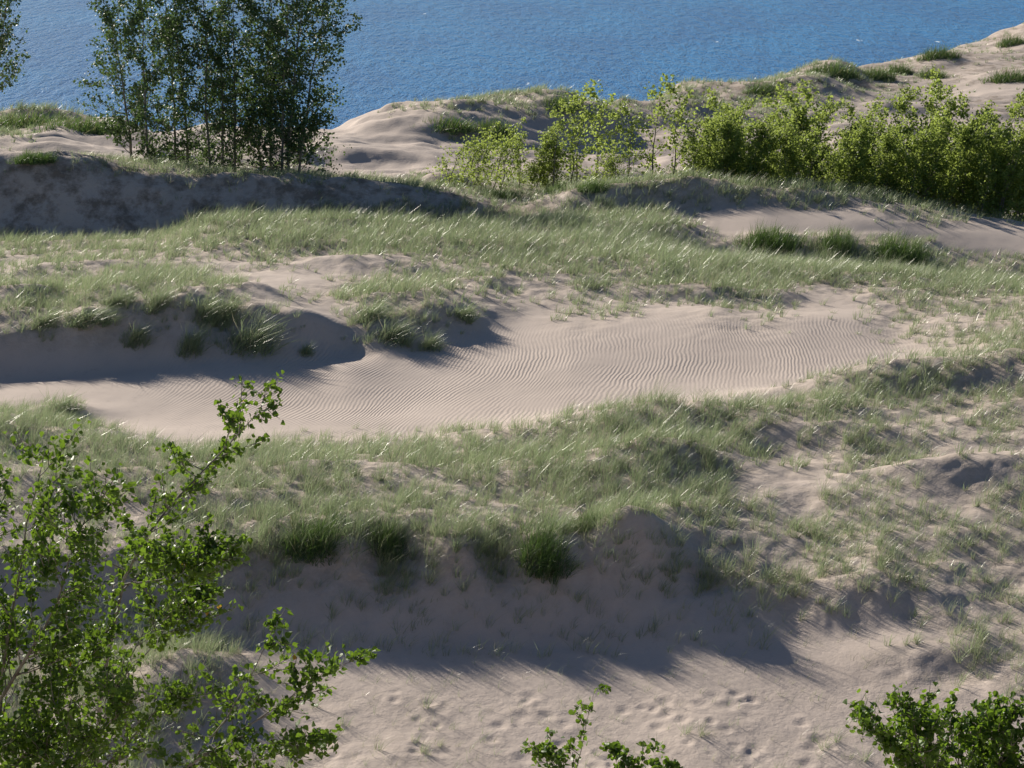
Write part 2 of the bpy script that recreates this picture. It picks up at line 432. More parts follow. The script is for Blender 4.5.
def build_water():
    xs = np.array([-60000, -9000, -2000, -600, 600, 2000, 9000, 60000.]); ys = np.array([-3000, -500, 150, 500, 1200, 3000, 12000, 90000.])
    Y, X = np.meshgrid(ys, xs, indexing='ij')
    V = np.stack([X, Y, X * 0], -1).reshape(-1, 3); idx = np.arange(64).reshape(8, 8)
    F4 = np.stack([idx[:-1, :-1], idx[:-1, 1:], idx[1:, 1:], idx[1:, :-1]], -1).reshape(-1, 4)
    tag(mesh_obj('lake_water', V, F4, None, water_material()), kind='structure')
build_water()

# ---------------------------------------------------------------- grass
def blades(rng, base, tufts, nb, length, width, spread, wind=.27, dryp=.12, tuft_tint=None, segs=3, fan=.36):
    """base: (n,3) tuft positions. returns verts, quads, tris, tint, dry"""
    n = len(base)
    rep = np.repeat(np.arange(n), nb)
    k = len(rep)
    az = rng.uniform(0, 2 * np.pi, k)
    rad = spread[rep] * np.sqrt(rng.random(k))
    p0 = base[rep] + np.stack([np.cos(az) * rad, np.sin(az) * rad, np.zeros(k)], -1)
    lean = np.abs(rng.normal(0, fan, k)) + .05
    az2 = az + rng.normal(0, .7, k)
    Ln = length[rep] * rng.uniform(.55, 1.1, k)
    wd = width[rep] * rng.uniform(.7, 1.3, k)
    d = np.stack([np.cos(az2) * np.sin(lean), np.sin(az2) * np.sin(lean), np.cos(lean)], -1)
    wv = np.stack([np.ones(k) * wind * rng.uniform(-.1, 1.9, k), -np.ones(k) * .10 + rng.normal(0, .1, k), -np.ones(k) * .12], -1)
    side = rng.normal(size=(k, 3)); side[:, 2] *= .25
    side -= d * (side * d).sum(1, keepdims=True); side /= np.linalg.norm(side, axis=1, keepdims=True)
    rows = []
    pts = p0 - np.array([0, 0, .03])
    for s in range(segs + 1):
        t = s / segs
        q = pts + d * (Ln * t)[:, None] + wv * (Ln * t ** 2.2)[:, None]
        w = wd * (1 - t ** 1.6) * .5
        if s < segs: rows += [q - side * w[:, None], q + side * w[:, None]]
        else: rows += [q]
    nv = 2 * segs + 1
    V = np.stack(rows, 1).reshape(-1, 3)
    o = np.arange(k) * nv
    Q = np.concatenate([np.stack([o + 2*s, o + 2*s + 1, o + 2*s + 3, o + 2*s + 2], -1) for s in range(segs - 1)]) if segs > 1 else None
    T = np.stack([o + 2*(segs-1), o + 2*(segs-1) + 1, o + 2*segs], -1)
    tt = (rng.random(n) if tuft_tint is None else tuft_tint)[rep]
    tint = np.clip(tt + rng.normal(0, .18, k), 0, 1)
    dry = (rng.random(k) < dryp) * rng.uniform(.5, 1, k)
    return V, Q, T, np.repeat(tint, nv), np.repeat(dry, nv)

def join(parts):
    V, Q, T, a, b, off = [], [], [], [], [], 0
    for v, q, t, x, y in parts:
        V.append(v)
        if q is not None and len(q): Q.append(q + off)
        if t is not None and len(t): T.append(t + off)
        a.append(x); b.append(y); off += len(v)
    return np.concatenate(V), (np.concatenate(Q) if Q else None), (np.concatenate(T) if T else None), np.concatenate(a), np.concatenate(b)

def scatter(rng, y0, y1, dens, amin=-170, amax=1200):
    """even scatter of points per square metre thinned by the vegetation map"""
    a0, a1 = (amin - 512) / AF, (amax - 512) / AF
    area = (a1 - a0) * (y1**2 - y0**2) / 2
    n = int(area * dens)
    Y = np.sqrt(rng.random(n) * (y1**2 - y0**2) + y0**2); X = (a0 + (a1 - a0) * rng.random(n)) * Y
    v = veg(X, Y)
    cl = .55 * fbm(X / .9, Y / 1.1, 41, 2) + .45 * fbm(X / 3.4, Y / 2.8, 45, 2)
    p = np.clip(v * 1.05 + (cl - .5) * 4.2 * (1 - v * .7) * np.minimum(1, v * 5), 0, 1) * np.clip(v * 3, 0, 1)
    p = p * (.4 + .6 * v)
    keep = rng.random(n) < p
    X, Y, v = X[keep], Y[keep], v[keep]
    return X, Y, height(X, Y), v

def build_grass():
    rng = np.random.default_rng(21)
    parts = []
    for y0, y1, dens, nb, wd, segs in [(42, 62, 18, 23, .009, 3), (62, 82, 15, 20, .011, 2), (82, 106, 13, 16, .0145, 2)]:
        X, Y, Z, v = scatter(rng, y0, y1, dens)
        n = len(X)
        ln = (.38 + .34 * v) * np.where(rng.random(n) < .15, 1.4, 1.0) * rng.uniform(.5, 1.3, n)
        tint = np.clip(.25 + .6 * fbm(X / 4, Y / 4, 61, 2) + rng.normal(0, .12, n), 0, 1)
        pl = np.stack([X, Y, Z], -1)
        parts.append(blades(rng, pl, n, nb, ln, np.full(n, wd), rng.uniform(.05, .13, n), tuft_tint=tint, segs=segs, dryp=.22))
        print('grass', y0, n)
    # near slope below the viewer and sparse single stalks on the blowout floor
    X, Y, Z, v = scatter(rng, 43, 58, .9); 
    k = rng.random(len(X)) < .9
    n0 = 650; Yf = rng.uniform(45, 55.5, n0); Xf = rng.uniform(-.18, .2, n0) * Yf
    parts.append(blades(rng, np.stack([Xf, Yf, height(Xf, Yf)], -1), n0, 4, rng.uniform(.25, .5, n0), np.full(n0, .007), np.full(n0, .04), wind=.5, dryp=.4, segs=3))
    n2 = 240; Y2 = rng.uniform(52.5, 56, n2); X2 = rng.uniform(-.15, .12, n2) * Y2
    parts.append(blades(rng, np.stack([X2, Y2, height(X2, Y2)], -1), n2, 12, rng.uniform(.35, .7, n2), np.full(n2, .009), np.full(n2, .09), wind=.35, dryp=.2, segs=3))
    q = [hit(rng.uniform(215, 660), rng.uniform(520, 552), y0=52.) for _ in range(110)]
    Xb, Yb = np.array([p[0] for p in q]), np.array([p[1] for p in q]); n1 = len(Xb)
    parts.append(blades(rng, np.stack([Xb, Yb, height(Xb, Yb)], -1), n1, 32, rng.uniform(.6, 1.05, n1), np.full(n1, .010), rng.uniform(.08, .2, n1), wind=.3, dryp=.15, segs=3, fan=.26))
    V, Q, T, a, b = join(parts)
    o = mesh_obj('dune_grass', V, Q, T, GRASS, attrs=dict(tint=a, dry=b), smooth=False)
    tag(o, 'pale silvery green marram grass growing all over the dunes', 'grass', kind='stuff')
    parts = []
    for y0, y1, dens, nb, wd in [(106, 125, 9, 13, .02), (125, 270, 4.5, 12, .034)]:
        X, Y, Z, v = scatter(rng, y0, y1, dens)
        n = len(X)
        parts.append(blades(rng, np.stack([X, Y, Z], -1), n, nb, (.34 + .45 * v) * rng.uniform(.7, 1.3, n), np.full(n, wd), rng.uniform(.08, .22, n), segs=2, dryp=.2, tuft_tint=rng.random(n) * .7))
        print('grass', y0, n)
    V, Q, T, a, b = join(parts)
    o = mesh_obj('distant_dune_grass', V, Q, T, GRASS, attrs=dict(tint=a, dry=b), smooth=False)
    tag(o, 'thin grass on the far sand ridges above the lake', 'grass', kind='stuff')
build_grass()

# single clumps one can point to
def make_clump(seed, r, h, nt, nb, wd, mat, fan=.5, wind=.35, dry=.05, slope=0.):
    rng = np.random.default_rng(seed)
    ang = rng.uniform(0, 2*np.pi, nt); rr = r * np.sqrt(rng.random(nt))
    b = np.stack([rr * np.cos(ang), rr * np.sin(ang) * .8, -.05 - .12 * (rr / r) ** 2], -1)
    b[:, :2] += rng.normal(0, .22 * r, (nt, 2))
    b[:, 2] += slope * b[:, 1]
    ln = h * (1 - .45 * np.minimum(rr / r, 1.2) ** 2) * rng.uniform(.55, 1.3, nt)
    V, Q, T, a, d = blades(rng, b, nt, nb, ln, np.full(nt, wd), np.full(nt, .12 * r + .03), segs=3, fan=fan, wind=wind, dryp=dry)
    o = mesh_obj('grass_clump', V, Q, T, mat, attrs=dict(tint=a, dry=d), smooth=False)
    return o
protos = {}
def clump(px, py, kind, scale, label, group):
    x, y = hit(px, py, fn=height)
    if kind not in protos:
        o = {'lush': lambda: make_clump(1, .5, .85, 95, 18, .012, LUSH, .45, .22, .05, .55),
             'marram': lambda: make_clump(2, .5, 1.05, 46, 18, .014, GRASS, .4, .42, .12, .45),
             'dome': lambda: make_clump(3, .8, .85, 130, 14, .017, LUSH, .5, .15),
             'far': lambda: make_clump(4, 1.0, .95, 100, 12, .03, LUSH, .55, .15, .2)}[kind]()
        protos[kind] = o
    else:
        o = protos[kind].copy(); C.objects.link(o)
    o.location = (x, y, ground(x, y) - .02); o.scale = scale if isinstance(scale, tuple) else (scale,) * 3
    if kind == 'far': o.scale = (o.scale[0], o.scale[1] * 1.3, o.scale[2] * 1.7)
    o.rotation_euler = (0, 0, (px * 7 % 11 - 5) * .06)
    tag(o, label, 'grass clump', group)
G1 = 'bright green clumps on the near brow'; G2 = 'silvery grass clumps on the shaded bank'; G3 = 'round green clumps edging the sand slope'; G4 = 'clumps on the far ridges'; G5 = 'clumps on the middle crest'
for a in [
 (545, 556, 'lush', (1.0, 1.5, 1.3), 'thick bright green grass clump alone on the shaded slope above the blowout', G1),
 (322, 545, 'lush', (1.5, 1.3, 1.1), 'wide green grass clump at the brow left of a smaller one, above the shaded slope', G1),
 (384, 546, 'lush', (1.0, 1.2, 1.05), 'green grass clump right of the wide one at the brow of the shaded slope', G1),
 (588, 528, 'lush', .75, 'small green grass clump just right of the thick bright one', G1),
 (252, 348, 'marram', (1.7, 1.4, 1.45), 'largest silvery grass clump hanging down the shaded bank below the sand nose', G2),
 (192, 350, 'marram', (.9, .9, 1.15), 'narrow grass clump on the shaded bank left of the largest one', G2),
 (205, 318, 'marram', (1.1, 1, 1.1), 'grass clump high on the shaded bank under its brow', G2),
 (139, 342, 'marram', (.85, .8, .9), 'small grass clump low on the shaded bank, leftmost of the separate ones', G2),
 (306, 354, 'marram', (.5, .5, .6), 'tiny grass tuft at the foot of the shadowed sand nose', G2),
 (392, 340, 'marram', (1.3, 1.1, 1.1), 'grass clump at the right edge of the shadowed sand nose, over the ripples', G2),
 (430, 348, 'marram', (.8, .8, .9), 'lowest grass clump right of the sand nose, touching the rippled sand', G2),
 (160, 306, 'marram', (1.0, .9, 1.0), 'grass clump at the brow of the bank, up left of the largest one', G2),
 (120, 304, 'marram', (1.2, .9, .9), 'ragged grass clump along the left part of the bank brow', G2),
 (45, 325, 'marram', (1.2, .9, .9), 'grass clump on the bank brow close to the left edge', G2),
 (228, 316, 'marram', (.9, .9, 1.0), 'upper grass clump touching the largest silvery one from behind', G2),
 (372, 318, 'marram', (1.3, .9, 1.0), 'wide grass clump on the brow right of the sand nose', G2),
 (462, 318, 'marram', (1.0, .8, .8), 'low grass clump on the brow above the dark hollow in the middle of the bank', G2),
 (92, 320, 'marram', (1.6, 1.1, .7), 'low spreading grass clump on the left shaded bank', G2),
 (770, 246, 'dome', (1.7, 1.2, 1.9), 'long low green clump, leftmost of three beside the sand slope', G3),
 (836, 251, 'dome', (1.0, 1, 2.0), 'smallest rounded green clump, middle of three beside the sand slope', G3),
 (899, 259, 'dome', (1.5, 1.2, 2.1), 'tallest rounded green clump, rightmost of three beside the sand slope', G3),
 (60, 412, 'marram', (1.0, .9, .8), 'grass clump on a small sand lip at the left end of the rippled basin', G2),
 (565, 190, 'dome', (1.0, .8, .8), 'dark green clump at the crest left of another, below the thin saplings', G5),
 (598, 188, 'dome', (1.2, .8, .8), 'dark green clump at the crest below the gap between saplings and thicket', G5),
 (447, 186, 'dome', (1.0, .9, .9), 'dry topped green clump on a sandy hummock at the left of the thin saplings', G5),
 (500, 197, 'dome', (1.2, .9, .9), 'green clump on the crest right of the sandy hummock', G5),
 (25, 128, 'far', (3.2, 1.2, 1.0), 'long dark green grassy rise at the far left edge above the sand strip', G4),
 (80, 131, 'far', (2.6, 1.2, .9), 'dark green grassy rise between the far left edge and the big cottonwoods', G4),
 (36, 160, 'dome', (1.2, .9, .9), 'yellowish bush of grass on the left brow above the dark scarp', G5),
 (492, 132, 'far', (1.3, 1, 1), 'green clump on the pale far dune above the thin saplings', G4),
 (448, 128, 'far', (1.8, 1, .8), 'wide green patch of grass left of the round one on the far dune', G4),
 (560, 106, 'far', (1.4, 1, .8), 'green patch on the far dune crest against the water', G4),
 (765, 92, 'far', (1.6, 1, .8), 'patch of grass on the shaded far ridge above the thicket', G4),
 (832, 74, 'far', (2.0, 1.2, 1.1), 'broad green clump topping the far ridge near its hump', G4),
 (876, 77, 'far', (1.5, 1, 1), 'green clump on the far ridge just right of the broad one', G4),
 (899, 72, 'far', (1.2, 1, .9), 'green clump on the far ridge between the broad one and the water edge', G4),
 (932, 78, 'far', (1.3, 1, 1), 'green clump below the far ridge crest on open sand', G4),
 (940, 57, 'far', (1.7, 1, 1.1), 'dark green clump standing on the far crest against the water', G4),
 (1014, 44, 'far', (1.4, 1, 1), 'green clump at the upper right on the far crest', G4),
 (1012, 80, 'far', (1.9, 1, 1), 'wide dark clump on the far sand at the right edge', G4)]:
    clump(*a)

# ---------------------------------------------------------------- trees
def tube(pts, r, sides=6):
    pts = np.asarray(pts, float); n = len(pts)
    tan = np.gradient(pts, axis=0); tan /= np.linalg.norm(tan, axis=1, keepdims=True) + 1e-9
    ref = np.array([1., .3, .1]); a = np.cross(tan, ref); a /= np.linalg.norm(a, axis=1, keepdims=True) + 1e-9
    b = np.cross(tan, a)
    th = np.arange(sides) / sides * 2 * np.pi
    V = pts[:, None] + (a[:, None] * np.cos(th)[None, :, None] + b[:, None] * np.sin(th)[None, :, None]) * np.asarray(r)[:, None, None]
    idx = np.arange(n * sides).reshape(n, sides); nx = np.roll(idx, -1, 1)
    Q = np.stack([idx[:-1], nx[:-1], nx[1:], idx[1:]], -1).reshape(-1, 4)
    return V.reshape(-1, 3), Q

class Wood:
    def __init__(s): s.V, s.Q, s.n = [], [], 0
    def add(s, pts, r, sides=6):
        v, q = tube(pts, r, sides); s.V.append(v); s.Q.append(q + s.n); s.n += len(v)
    def build(s, name, parent): return mesh_obj(name, np.concatenate(s.V), np.concatenate(s.Q), None, BARK, parent)

def leaf_mesh(rng, P, size, near, droop=.4):
    k = len(P)
    nrm = rng.normal(size=(k, 3)); nrm[:, 2] = np.abs(nrm[:, 2]) * .9 + .15
    nrm /= np.linalg.norm(nrm, axis=1, keepdims=True)
    ax = rng.normal(size=(k, 3)); ax[:, 2] -= droop; ax[:, 0] += .3
    ax -= nrm * (ax * nrm).sum(1, keepdims=True); ax /= np.linalg.norm(ax, axis=1, keepdims=True) + 1e-9
    sd = np.cross(nrm, ax); s = (size * rng.uniform(.65, 1.25, k))[:, None]
    if near:     # heart-shaped blade folded along its midrib
        prof = [(-.5, 0, 0), (-.42, .30, .06), (-.12, .48, .1), (.22, .26, .03), (.6, 0, -.1), (.22, -.26, .03), (-.12, -.48, .1), (-.42, -.30, .06)]
        V = np.stack([P + ax * s * a + sd * s * b + nrm * s * c for a, b, c in prof], 1).reshape(-1, 3)
        o = np.arange(k) * 8
        Q = np.concatenate([np.stack([o, o+1, o+2, o+3], -1), np.stack([o, o+5, o+6, o+7], -1)]); T = np.concatenate([np.stack([o, o+3, o+4], -1), np.stack([o, o+4, o+5], -1)])
        nv = 8
    else:
        prof = [(-.5, 0, 0), (-.1, .42, .08), (.55, 0, 0), (-.1, -.42, .08)]
        V = np.stack([P + ax * s * a + sd * s * b + nrm * s * c for a, b, c in prof], 1).reshape(-1, 3)
        o = np.arange(k) * 4
        Q = None; T = np.concatenate([np.stack([o, o+1, o+2], -1), np.stack([o, o+2, o+3], -1)]); nv = 4
    return V, Q, T, nv

def curve(p, d, ln, n, rng, up=.15, wind=.1, jit=.06):
    pts = [np.array(p, float)]; d = np.array(d, float)
    for i in range(n):
        d = d + np.array([wind, 0, up]) / n + rng.normal(0, jit, 3); d /= np.linalg.norm(d)
        pts.append(pts[-1] + d * ln / n)
    return np.array(pts)

def make_tree(name, seed, stems, mat, leaf, near=False, nbr=26, blen=1.6, asc=(.5, 1.1), ntw=5, tlen=.5, lpt=14, t0=.12, prof=lambda t: 1 - .6 * t, wind=.12, clus=.07, yel=.0, thick=1.0, loc=None, tip=14):
    """stems: list of (points, base radius). Returns the Empty that holds trunk and crown"""
    rng = np.random.default_rng(seed)
    root = bpy.data.objects.new(name, None); C.objects.link(root)
    w = Wood(); LP = []
    for pts, r0 in stems:
        pts = np.asarray(pts, float)
        # resample smoothly
        seg = np.r_[0, np.cumsum(np.linalg.norm(np.diff(pts, axis=0), axis=1))]; tt = np.linspace(0, seg[-1], 16)
        sp = np.stack([np.interp(tt, seg, pts[:, i]) for i in range(3)], -1)
        sp[1:-1] = (sp[:-2] + 2 * sp[1:-1] + sp[2:]) / 4
        sp[2:-1] += rng.normal(0, .012 * seg[-1] / 6, (13, 3))
        w.add(sp, r0 * (1 - .9 * np.linspace(0, 1, 16)) , 7)
        H = seg[-1]
        for k in range(nbr):
            t = t0 + (1 - t0) * ((k + rng.random()) / nbr); q = t * 15; i = min(int(q), 14)
            p = sp[i] + (sp[i+1] - sp[i]) * (q - i)
            sd = (sp[i+1] - sp[i]); sd /= np.linalg.norm(sd)
            az = rng.uniform(0, 2*np.pi); el = rng.uniform(*asc)
            d = np.array([math.cos(az) * math.cos(el), math.sin(az) * math.cos(el), 0]) + sd * math.sin(el)
            ln = blen * prof(t) * rng.uniform(.55, 1.2)
            br = curve(p, d, ln, 5, rng, .25, wind)
            w.add(br, r0 * .32 * (1 - .7 * t) * (1 - .8 * np.linspace(0, 1, 6)) * thick + .002, 4)
            for j in range(ntw):
                s = .3 + .7 * (j + rng.random()) / ntw; qq = s * 5; ii = min(int(qq), 4)
                pp = br[ii] + (br[ii+1] - br[ii]) * (qq - ii)
                bd = br[ii+1] - br[ii]; bd /= np.linalg.norm(bd)
                td = bd * .9 + rng.normal(0, .6, 3)
                tw = curve(pp, td / np.linalg.norm(td), tlen * rng.uniform(.5, 1.2), 3, rng, .2, wind)
                if near: w.add(tw, np.array([.004, .0035, .003, .002]), 3)
                m = rng.integers(int(lpt * .5), int(lpt * 1.4) + 1)
                f = rng.random(m) * 3; fi = np.minimum(f.astype(int), 2)
                LP.append(tw[fi] + (tw[fi+1] - tw[fi]) * (f - fi)[:, None] + rng.normal(0, clus, (m, 3)))
        f = 15 - rng.random(tip) ** 1.3 * 4; fi = np.minimum(f.astype(int), 14)
        LP.append(sp[fi] + (sp[fi+1] - sp[fi]) * (f - fi)[:, None] + rng.normal(0, clus, (tip, 3)))
    P = np.concatenate(LP)
    V, Q, T, nv = leaf_mesh(rng, P, leaf, near)
    tint = np.repeat(rng.random(len(P)), nv); dry = np.repeat((rng.random(len(P)) < yel) * 1.0, nv)
    w.build('trunk', root)
    mesh_obj('crown', V, Q, T, mat, root, dict(tint=tint, dry=dry), smooth=False)
    if loc is not None: root.location = loc
    return root

def up_stem(x, y, h, lx=.0, ly=.0, rng=None, z=-.3):
    rng = rng or np.random.default_rng(3)
    t = np.linspace(0, 1, 6)
    return np.stack([x + lx * t**1.4 + np.r_[0, rng.normal(0, .08, 5)], y + ly * t**1.4 + np.r_[0, rng.normal(0, .08, 5)], z + (h - z) * t], -1)

def spot(px, Y):                 # place on the ground at a distance, under a picture column
    u = (px - 512) / (AF + 210 * SP)
    x = u * Y
    return (x, Y, ground(x, Y))

GB = 'big cottonwoods on the left brow'
for px, Y, h, st, seed, label in [
 (150, 122, 9.8, [(0, .5), (-.9, -.3)], 11, 'leftmost tall cottonwood of the clump, with a thin bare lower stem and open crown'),
 (176, 124, 11.5, [(0, .2), (.7, -.2)], 12, 'tall cottonwood second from the left in the clump, rising past the top of the picture'),
 (222, 123, 12.0, [(0, 0), (-.6, -.2), (.6, .3)], 13, 'densest dark cottonwood in the middle of the clump'),
 (262, 124, 11.5, [(0, .3), (.5, -.1)], 14, 'leafy cottonwood right of the dense middle one, above the brow'),
 (288, 122, 11.2, [(0, .6), (.5, 1.1), (-.3, .2)], 15, 'rightmost cottonwood of the clump, leaning right with a ragged open edge')]:
    rg = np.random.default_rng(seed)
    stems = [(up_stem(dx, rg.uniform(-.5, .5), h * rg.uniform(.85, 1), lx + (px - 220) * .008, rg.uniform(-.4, .4), rg), .085) for dx, lx in st]
    r = make_tree('cottonwood_tree', seed, stems, LEAF_DARK, .16, nbr=50, blen=3.9, asc=(.0, .9), ntw=7, tlen=.8, lpt=13, t0=.03, prof=lambda t: .72 + .2 * math.sin(t * 7 + seed) - .22 * t, clus=.12, loc=spot(px, Y))
    tag(r, label, 'tree', GB)
rg = np.random.default_rng(5)
r = make_tree('cottonwood_tree', 16, [(up_stem(0, 0, 8.5, 1.2, 0, rg), .08), (up_stem(-.6, .3, 9.5, .2, 0, rg), .08)], LEAF_DARK, .16, nbr=40, blen=3.6, ntw=5, tlen=.5, lpt=10, t0=.3, clus=.1, loc=spot(-7, 122))
tag(r, 'cottonwood at the left edge reaching its branches into the picture above the water', 'tree', GB)

# young cottonwoods behind the crest
def sapling(seed, h, nst, spread, nbr, dens, mat=LEAF_MID, lf=.125):
    rg = np.random.default_rng(seed)
    stems = [(up_stem(rg.uniform(-spread, spread), rg.uniform(-spread, spread), h * (1 if i == 0 else rg.uniform(.45, .92)), rg.uniform(.0, 1.5), rg.uniform(-.3, .3), rg), .04) for i in range(nst)]
    return make_tree('young_cottonwood', seed, stems, mat, lf, nbr=nbr, blen=1.6, asc=(.35, 1.1), ntw=5, tlen=.45, lpt=dens, t0=.03, prof=lambda t: 1.0 - .68 * t, clus=.09)
PR = [lambda: sapling(31, 5.0, 4, .8, 26, 12), lambda: sapling(32, 5.2, 5, 1.1, 24, 12), lambda: sapling(33, 4.6, 5, 1.0, 24, 13),
      lambda: sapling(34, 4.4, 2, .5, 20, 7, lf=.13), lambda: sapling(35, 3.6, 4, 1.0, 16, 7, lf=.13), lambda: sapling(36, 5.4, 4, 1.1, 26, 12)]
PO = {}
def plant_sapling(kind, px, Y, h, label, group):
    H0 = [5.0, 5.2, 4.6, 4.4, 3.6, 5.4][kind]
    if kind not in PO: o = PO[kind] = PR[kind]()
    else:
        src = PO[kind]; o = src.copy(); C.objects.link(o)
        for ch in src.children:
            c = ch.copy(); C.objects.link(c); c.parent = o
    s = h / H0
    x, y, z = spot(px, Y)
    o.location = (x, y, z); o.scale = (s * (1.0 + (px * 13 % 7) * .03), s, s); o.rotation_euler = (0, 0, ((px * 5) % 9 - 4) * .09)
    tag(o, label, 'young tree', group)
GA = 'thin saplings left of the thicket'; GT = 'young cottonwoods of the thicket'
for kind, px, Y, h, label, g in [
 (4, 470, 120, 3.2, 'low open yellow green sapling, leftmost behind the crest', GA),
 (4, 497, 122, 3.6, 'open pale sapling with a flat top beside the leftmost one', GA),
 (2, 533, 123, 3.3, 'short dense sapling between the flat topped one and the taller ones', GA),
 (3, 562, 122, 4.6, 'tall thin sapling left of the tallest of the thin group', GA),
 (3, 590, 123, 5.6, 'tallest thin sapling of the small group, its tip bent right against the far ridge', GA),
 (3, 622, 121, 4.4, 'thin sapling at the right end of the small group, before a gap', GA),
 (4, 606, 119, 2.2, 'small low sapling under the tallest thin ones', GA),
 (2, 838, 123, 4.9, 'rounded sapling filling the low middle of the thicket behind the front ones', GT),
 (0, 700, 120, 4.3, 'leafy sapling just right of the slender dark spire at the thicket start', GT),
 (5, 735, 123.5, 5.2, 'upright leafy sapling behind the bright front one near the thicket start', GT),
 (3, 800, 126, 6.2, 'thin spire poking above the thicket left of its pointed dark top', GT),
 (1, 1000, 121, 5.4, 'broad leafy sapling low down near the right edge of the thicket', GT),
 (3, 663, 121, 5.8, 'slender dark sapling at the left end of the thicket, its tip high above the others', GT),
 (0, 690, 122, 4.8, 'round green sapling second from the left of the thicket', GT),
 (2, 712, 118.5, 3.9, 'bright yellow green low sapling at the front left of the thicket', GT),
 (1, 722, 126, 5.6, 'darker sapling rising behind the bright low one', GT),
 (2, 746, 119, 3.9, 'bright front sapling right of the yellow green low one', GT),
 (0, 762, 126, 5.0, 'mid height sapling at the back, left of the first dark spire', GT),
 (3, 778, 124, 5.9, 'lone loose spire of a sapling showing against the shaded far ridge', GT),
 (1, 790, 119.5, 4.4, 'wide green sapling at the front centre of the thicket', GT),
 (5, 815, 125, 5.6, 'dark green sapling in the middle of the thicket with pointed top', GT),
 (0, 832, 120, 4.4, 'front sapling below the pointed dark one', GT),
 (1, 858, 126, 5.6, 'back sapling in the dip of the thicket top', GT),
 (2, 870, 119, 4.0, 'bushy front sapling below the dip of the thicket top', GT),
 (5, 893, 125, 6.6, 'dark sapling left of the highest pair in the thicket', GT),
 (0, 905, 119.5, 4.6, 'front sapling below the highest pair in the thicket', GT),
 (5, 922, 124, 7.0, 'left one of the highest pair of spires in the thicket', GT),
 (1, 945, 125, 7.5, 'right one of the highest pair of spires in the thicket', GT),
 (2, 948, 119, 4.8, 'dense front sapling right of the highest pair', GT),
 (1, 972, 124, 6.4, 'sapling at the low saddle right of the highest pair', GT),
 (0, 985, 119, 5.0, 'front sapling near the right edge, touching the sandy crest', GT),
 (5, 1005, 123, 6.9, 'tall round topped sapling next to the right edge', GT),
 (2, 1022, 118.5, 5.6, 'front sapling cut by the right edge of the picture', GT),
 (1, 1040, 123, 6.6, 'rearmost sapling at the right edge, partly out of the picture', GT)]:
    plant_sapling(kind, px, Y, h, label, g)

# near shrubs, their stems drawn in space through the sight lines they follow
def world(px, py, Y):
    u, s = ray(px, py); return [float(u * Y), Y, CZ + float(s * Y)]
def near_tree(name, seed, stems, label, group, **kw):
    # stems: lists of (px, py, Y), first point taken down to the ground below it
    S = []
    for pl, r0 in stems:
        p = [world(*q) for q in pl]
        S.append((p, r0))
    base = S[0][0][0]
    loc = (base[0], base[1], ground(base[0], base[1]))
    S = [(np.array(p) - np.array(loc), r) for p, r in S]
    S[0][0][0][2] = -.1
    o = make_tree(name, seed, S, LEAF_NEAR, near=True, loc=loc, **kw)
    tag(o, label, 'shrub' if 'bush' in name else 'young tree', group)
GN = 'leafy saplings close by at the bottom'
near_tree('cottonwood_sapling', 51, [
   ([(85, 900, 20), (100, 700, 20), (118, 585, 20), (165, 510, 20.1), (210, 462, 20.2), (262, 408, 20.3)], .036),
   ([(118, 585, 20), (160, 580, 19.7), (198, 562, 19.5)], .010),
   ([(100, 700, 20), (150, 650, 20.2), (185, 600, 20.4)], .012)],
   'leaning near sapling whose bent bare stem rises to a leafy tip over the rippled sand', GN,
   leaf=.052, nbr=26, blen=.62, asc=(.3, 1.0), ntw=5, tlen=.18, lpt=10, t0=.60, prof=lambda t: .5 + .5 * math.sin(t * 3), wind=.15, clus=.03, yel=.003, tip=40)
near_tree('cottonwood_sapling', 52, [
   ([(-20, 900, 18.5), (0, 700, 18.5), (20, 560, 18.6), (45, 450, 18.7)], .03),
   ([(0, 700, 18.5), (50, 620, 18.2), (75, 545, 18), (92, 500, 18)], .018),
   ([(-10, 800, 18.5), (50, 720, 18.4), (90, 640, 18.6)], .016),
   ([(-20, 780, 18.5), (-40, 620, 18.4), (-30, 500, 18.6)], .02),
   ([(0, 790, 18.5), (70, 760, 18.0), (125, 700, 17.9)], .014)],
   'dense near sapling filling the lower left corner with dark shaded leaves', GN,
   leaf=.050, nbr=30, blen=.6, asc=(.2, .9), ntw=6, tlen=.28, lpt=12, t0=.05, prof=lambda t: 1.0 - .45 * t, wind=.1, clus=.035, yel=.002, tip=26)
near_tree('cottonwood_sapling', 53, [
   ([(60, 940, 19), (85, 760, 19), (120, 680, 19.2), (160, 600, 19.3)], .022),
   ([(70, 800, 19), (130, 740, 19), (175, 690, 18.8)], .014)],
   'shady near sapling under the leaning bare stem at the lower left', GN,
   leaf=.048, nbr=22, blen=.5, asc=(.3, .9), ntw=5, tlen=.26, lpt=8, t0=.08, wind=.1, clus=.035, tip=18)
near_tree('cottonwood_sapling', 54, [
   ([(140, 930, 17.5), (170, 790, 17.5), (215, 735, 17.5), (250, 680, 17.5), (275, 625, 17.5)], .018),
   ([(190, 765, 17.5), (250, 725, 17.4), (300, 690, 17.3), (345, 662, 17.3)], .012),
   ([(170, 790, 17.5), (240, 768, 17.5), (330, 735, 17.5)], .012)],
   'bright spreading near sapling with fan of branches right of the dark corner', GN,
   leaf=.052, nbr=18, blen=.38, asc=(.3, .9), ntw=5, tlen=.2, lpt=8, t0=.10, prof=lambda t: 1 - .4 * t, wind=.1, clus=.028, yel=.002, tip=20)
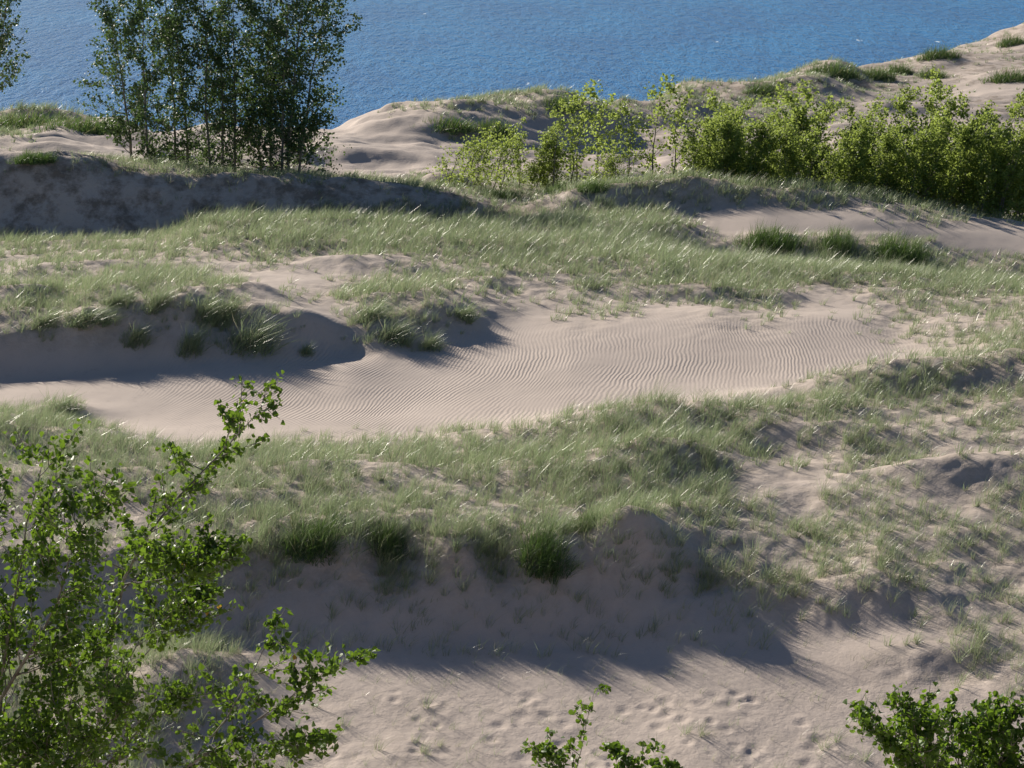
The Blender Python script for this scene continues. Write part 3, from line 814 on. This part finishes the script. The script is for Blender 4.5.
near_tree('cottonwood_sapling', 55, [
   ([(565, 900, 19), (572, 790, 19), (582, 740, 19), (595, 690, 19)], .012),
   ([(568, 790, 19), (552, 760, 19), (540, 752, 19)], .006)],
   'small near sprig with bright leaves at the bottom centre', GN,
   leaf=.052, nbr=14, blen=.26, asc=(.3, 1.0), ntw=3, tlen=.12, lpt=6, t0=.3, clus=.022, tip=8)
near_tree('cottonwood_sapling', 56, [
   ([(610, 900, 19), (628, 790, 19), (640, 765, 19), (652, 745, 19)], .010),
   ([(625, 800, 19), (620, 775, 19), (614, 755, 19)], .006), ([(640, 800, 19), (655, 780, 19), (668, 768, 19)], .006)],
   'lowest near sprig, only its top leaves showing right of the bottom centre', GN,
   leaf=.052, nbr=12, blen=.22, asc=(.3, 1.0), ntw=3, tlen=.11, lpt=6, t0=.4, clus=.022, tip=8)
near_tree('leafy_bush', 57, [
   ([(960, 930, 19), (965, 800, 19), (950, 722, 19)], .02),
   ([(965, 830, 19), (910, 760, 19), (878, 725, 19)], .014),
   ([(965, 830, 19), (1000, 760, 19), (1010, 722, 19)], .014),
   ([(965, 830, 19), (1040, 770, 19), (1060, 722, 19)], .014),
   ([(965, 850, 18.7), (930, 790, 18.6), (912, 718, 18.6)], .012),
   ([(965, 850, 19.2), (985, 790, 19.3), (985, 728, 19.3)], .012)],
   'rounded near bush with glossy dark leaves at the lower right corner', GN,
   leaf=.052, nbr=34, blen=.44, asc=(.4, 1.2), ntw=5, tlen=.18, lpt=9, t0=.10, prof=lambda t: 1 - .3 * t, clus=.025, tip=14)

# ---------------------------------------------------------------- sun and sky
SUN_AZ, SUN_EL = -38.0, 24.0          # degrees from straight ahead (left is negative), above the horizon
az, el = math.radians(SUN_AZ), math.radians(SUN_EL)
sv = (math.sin(az) * math.cos(el), math.cos(az) * math.cos(el), math.sin(el))
ld = bpy.data.lights.new('sun', 'SUN'); ld.energy = 5.0; ld.angle = math.radians(.53); ld.color = (1, .925, .80)
lo = bpy.data.objects.new('sun', ld); C.objects.link(lo); lo.location = (0, 0, 300)
from mathutils import Vector
lo.rotation_euler = Vector(sv).to_track_quat('Z', 'Y').to_euler()
wd = bpy.data.worlds.new('World'); bpy.context.scene.world = wd; wd.use_nodes = True
nt = wd.node_tree; bg = nt.nodes['Background']
sky = nt.nodes.new('ShaderNodeTexSky'); sky.sky_type = 'NISHITA'; sky.sun_disc = False
sky.sun_elevation = el; sky.sun_rotation = az; sky.altitude = 200; sky.air_density = 1.0; sky.dust_density = .6; sky.ozone_density = 4.0
nt.links.new(sky.outputs[0], bg.inputs[0]); bg.inputs[1].default_value = .05

cam = bpy.data.cameras.new('camera'); co = bpy.data.objects.new('camera', cam); C.objects.link(co)
cam.sensor_width = 36; cam.lens = 36 * F / W; cam.clip_end = 120000; cam.clip_start = .2
co.location = (0, 0, CZ); co.rotation_euler = (math.pi / 2 - PITCH, 0, 0)
S = bpy.context.scene; S.camera = co
S.view_settings.view_transform = 'Standard'; S.view_settings.look = 'None'; S.view_settings.exposure = .72; S.view_settings.gamma = 1
S.cycles.max_bounces = 6; S.cycles.transparent_max_bounces = 4; S.cycles.use_adaptive_sampling = True
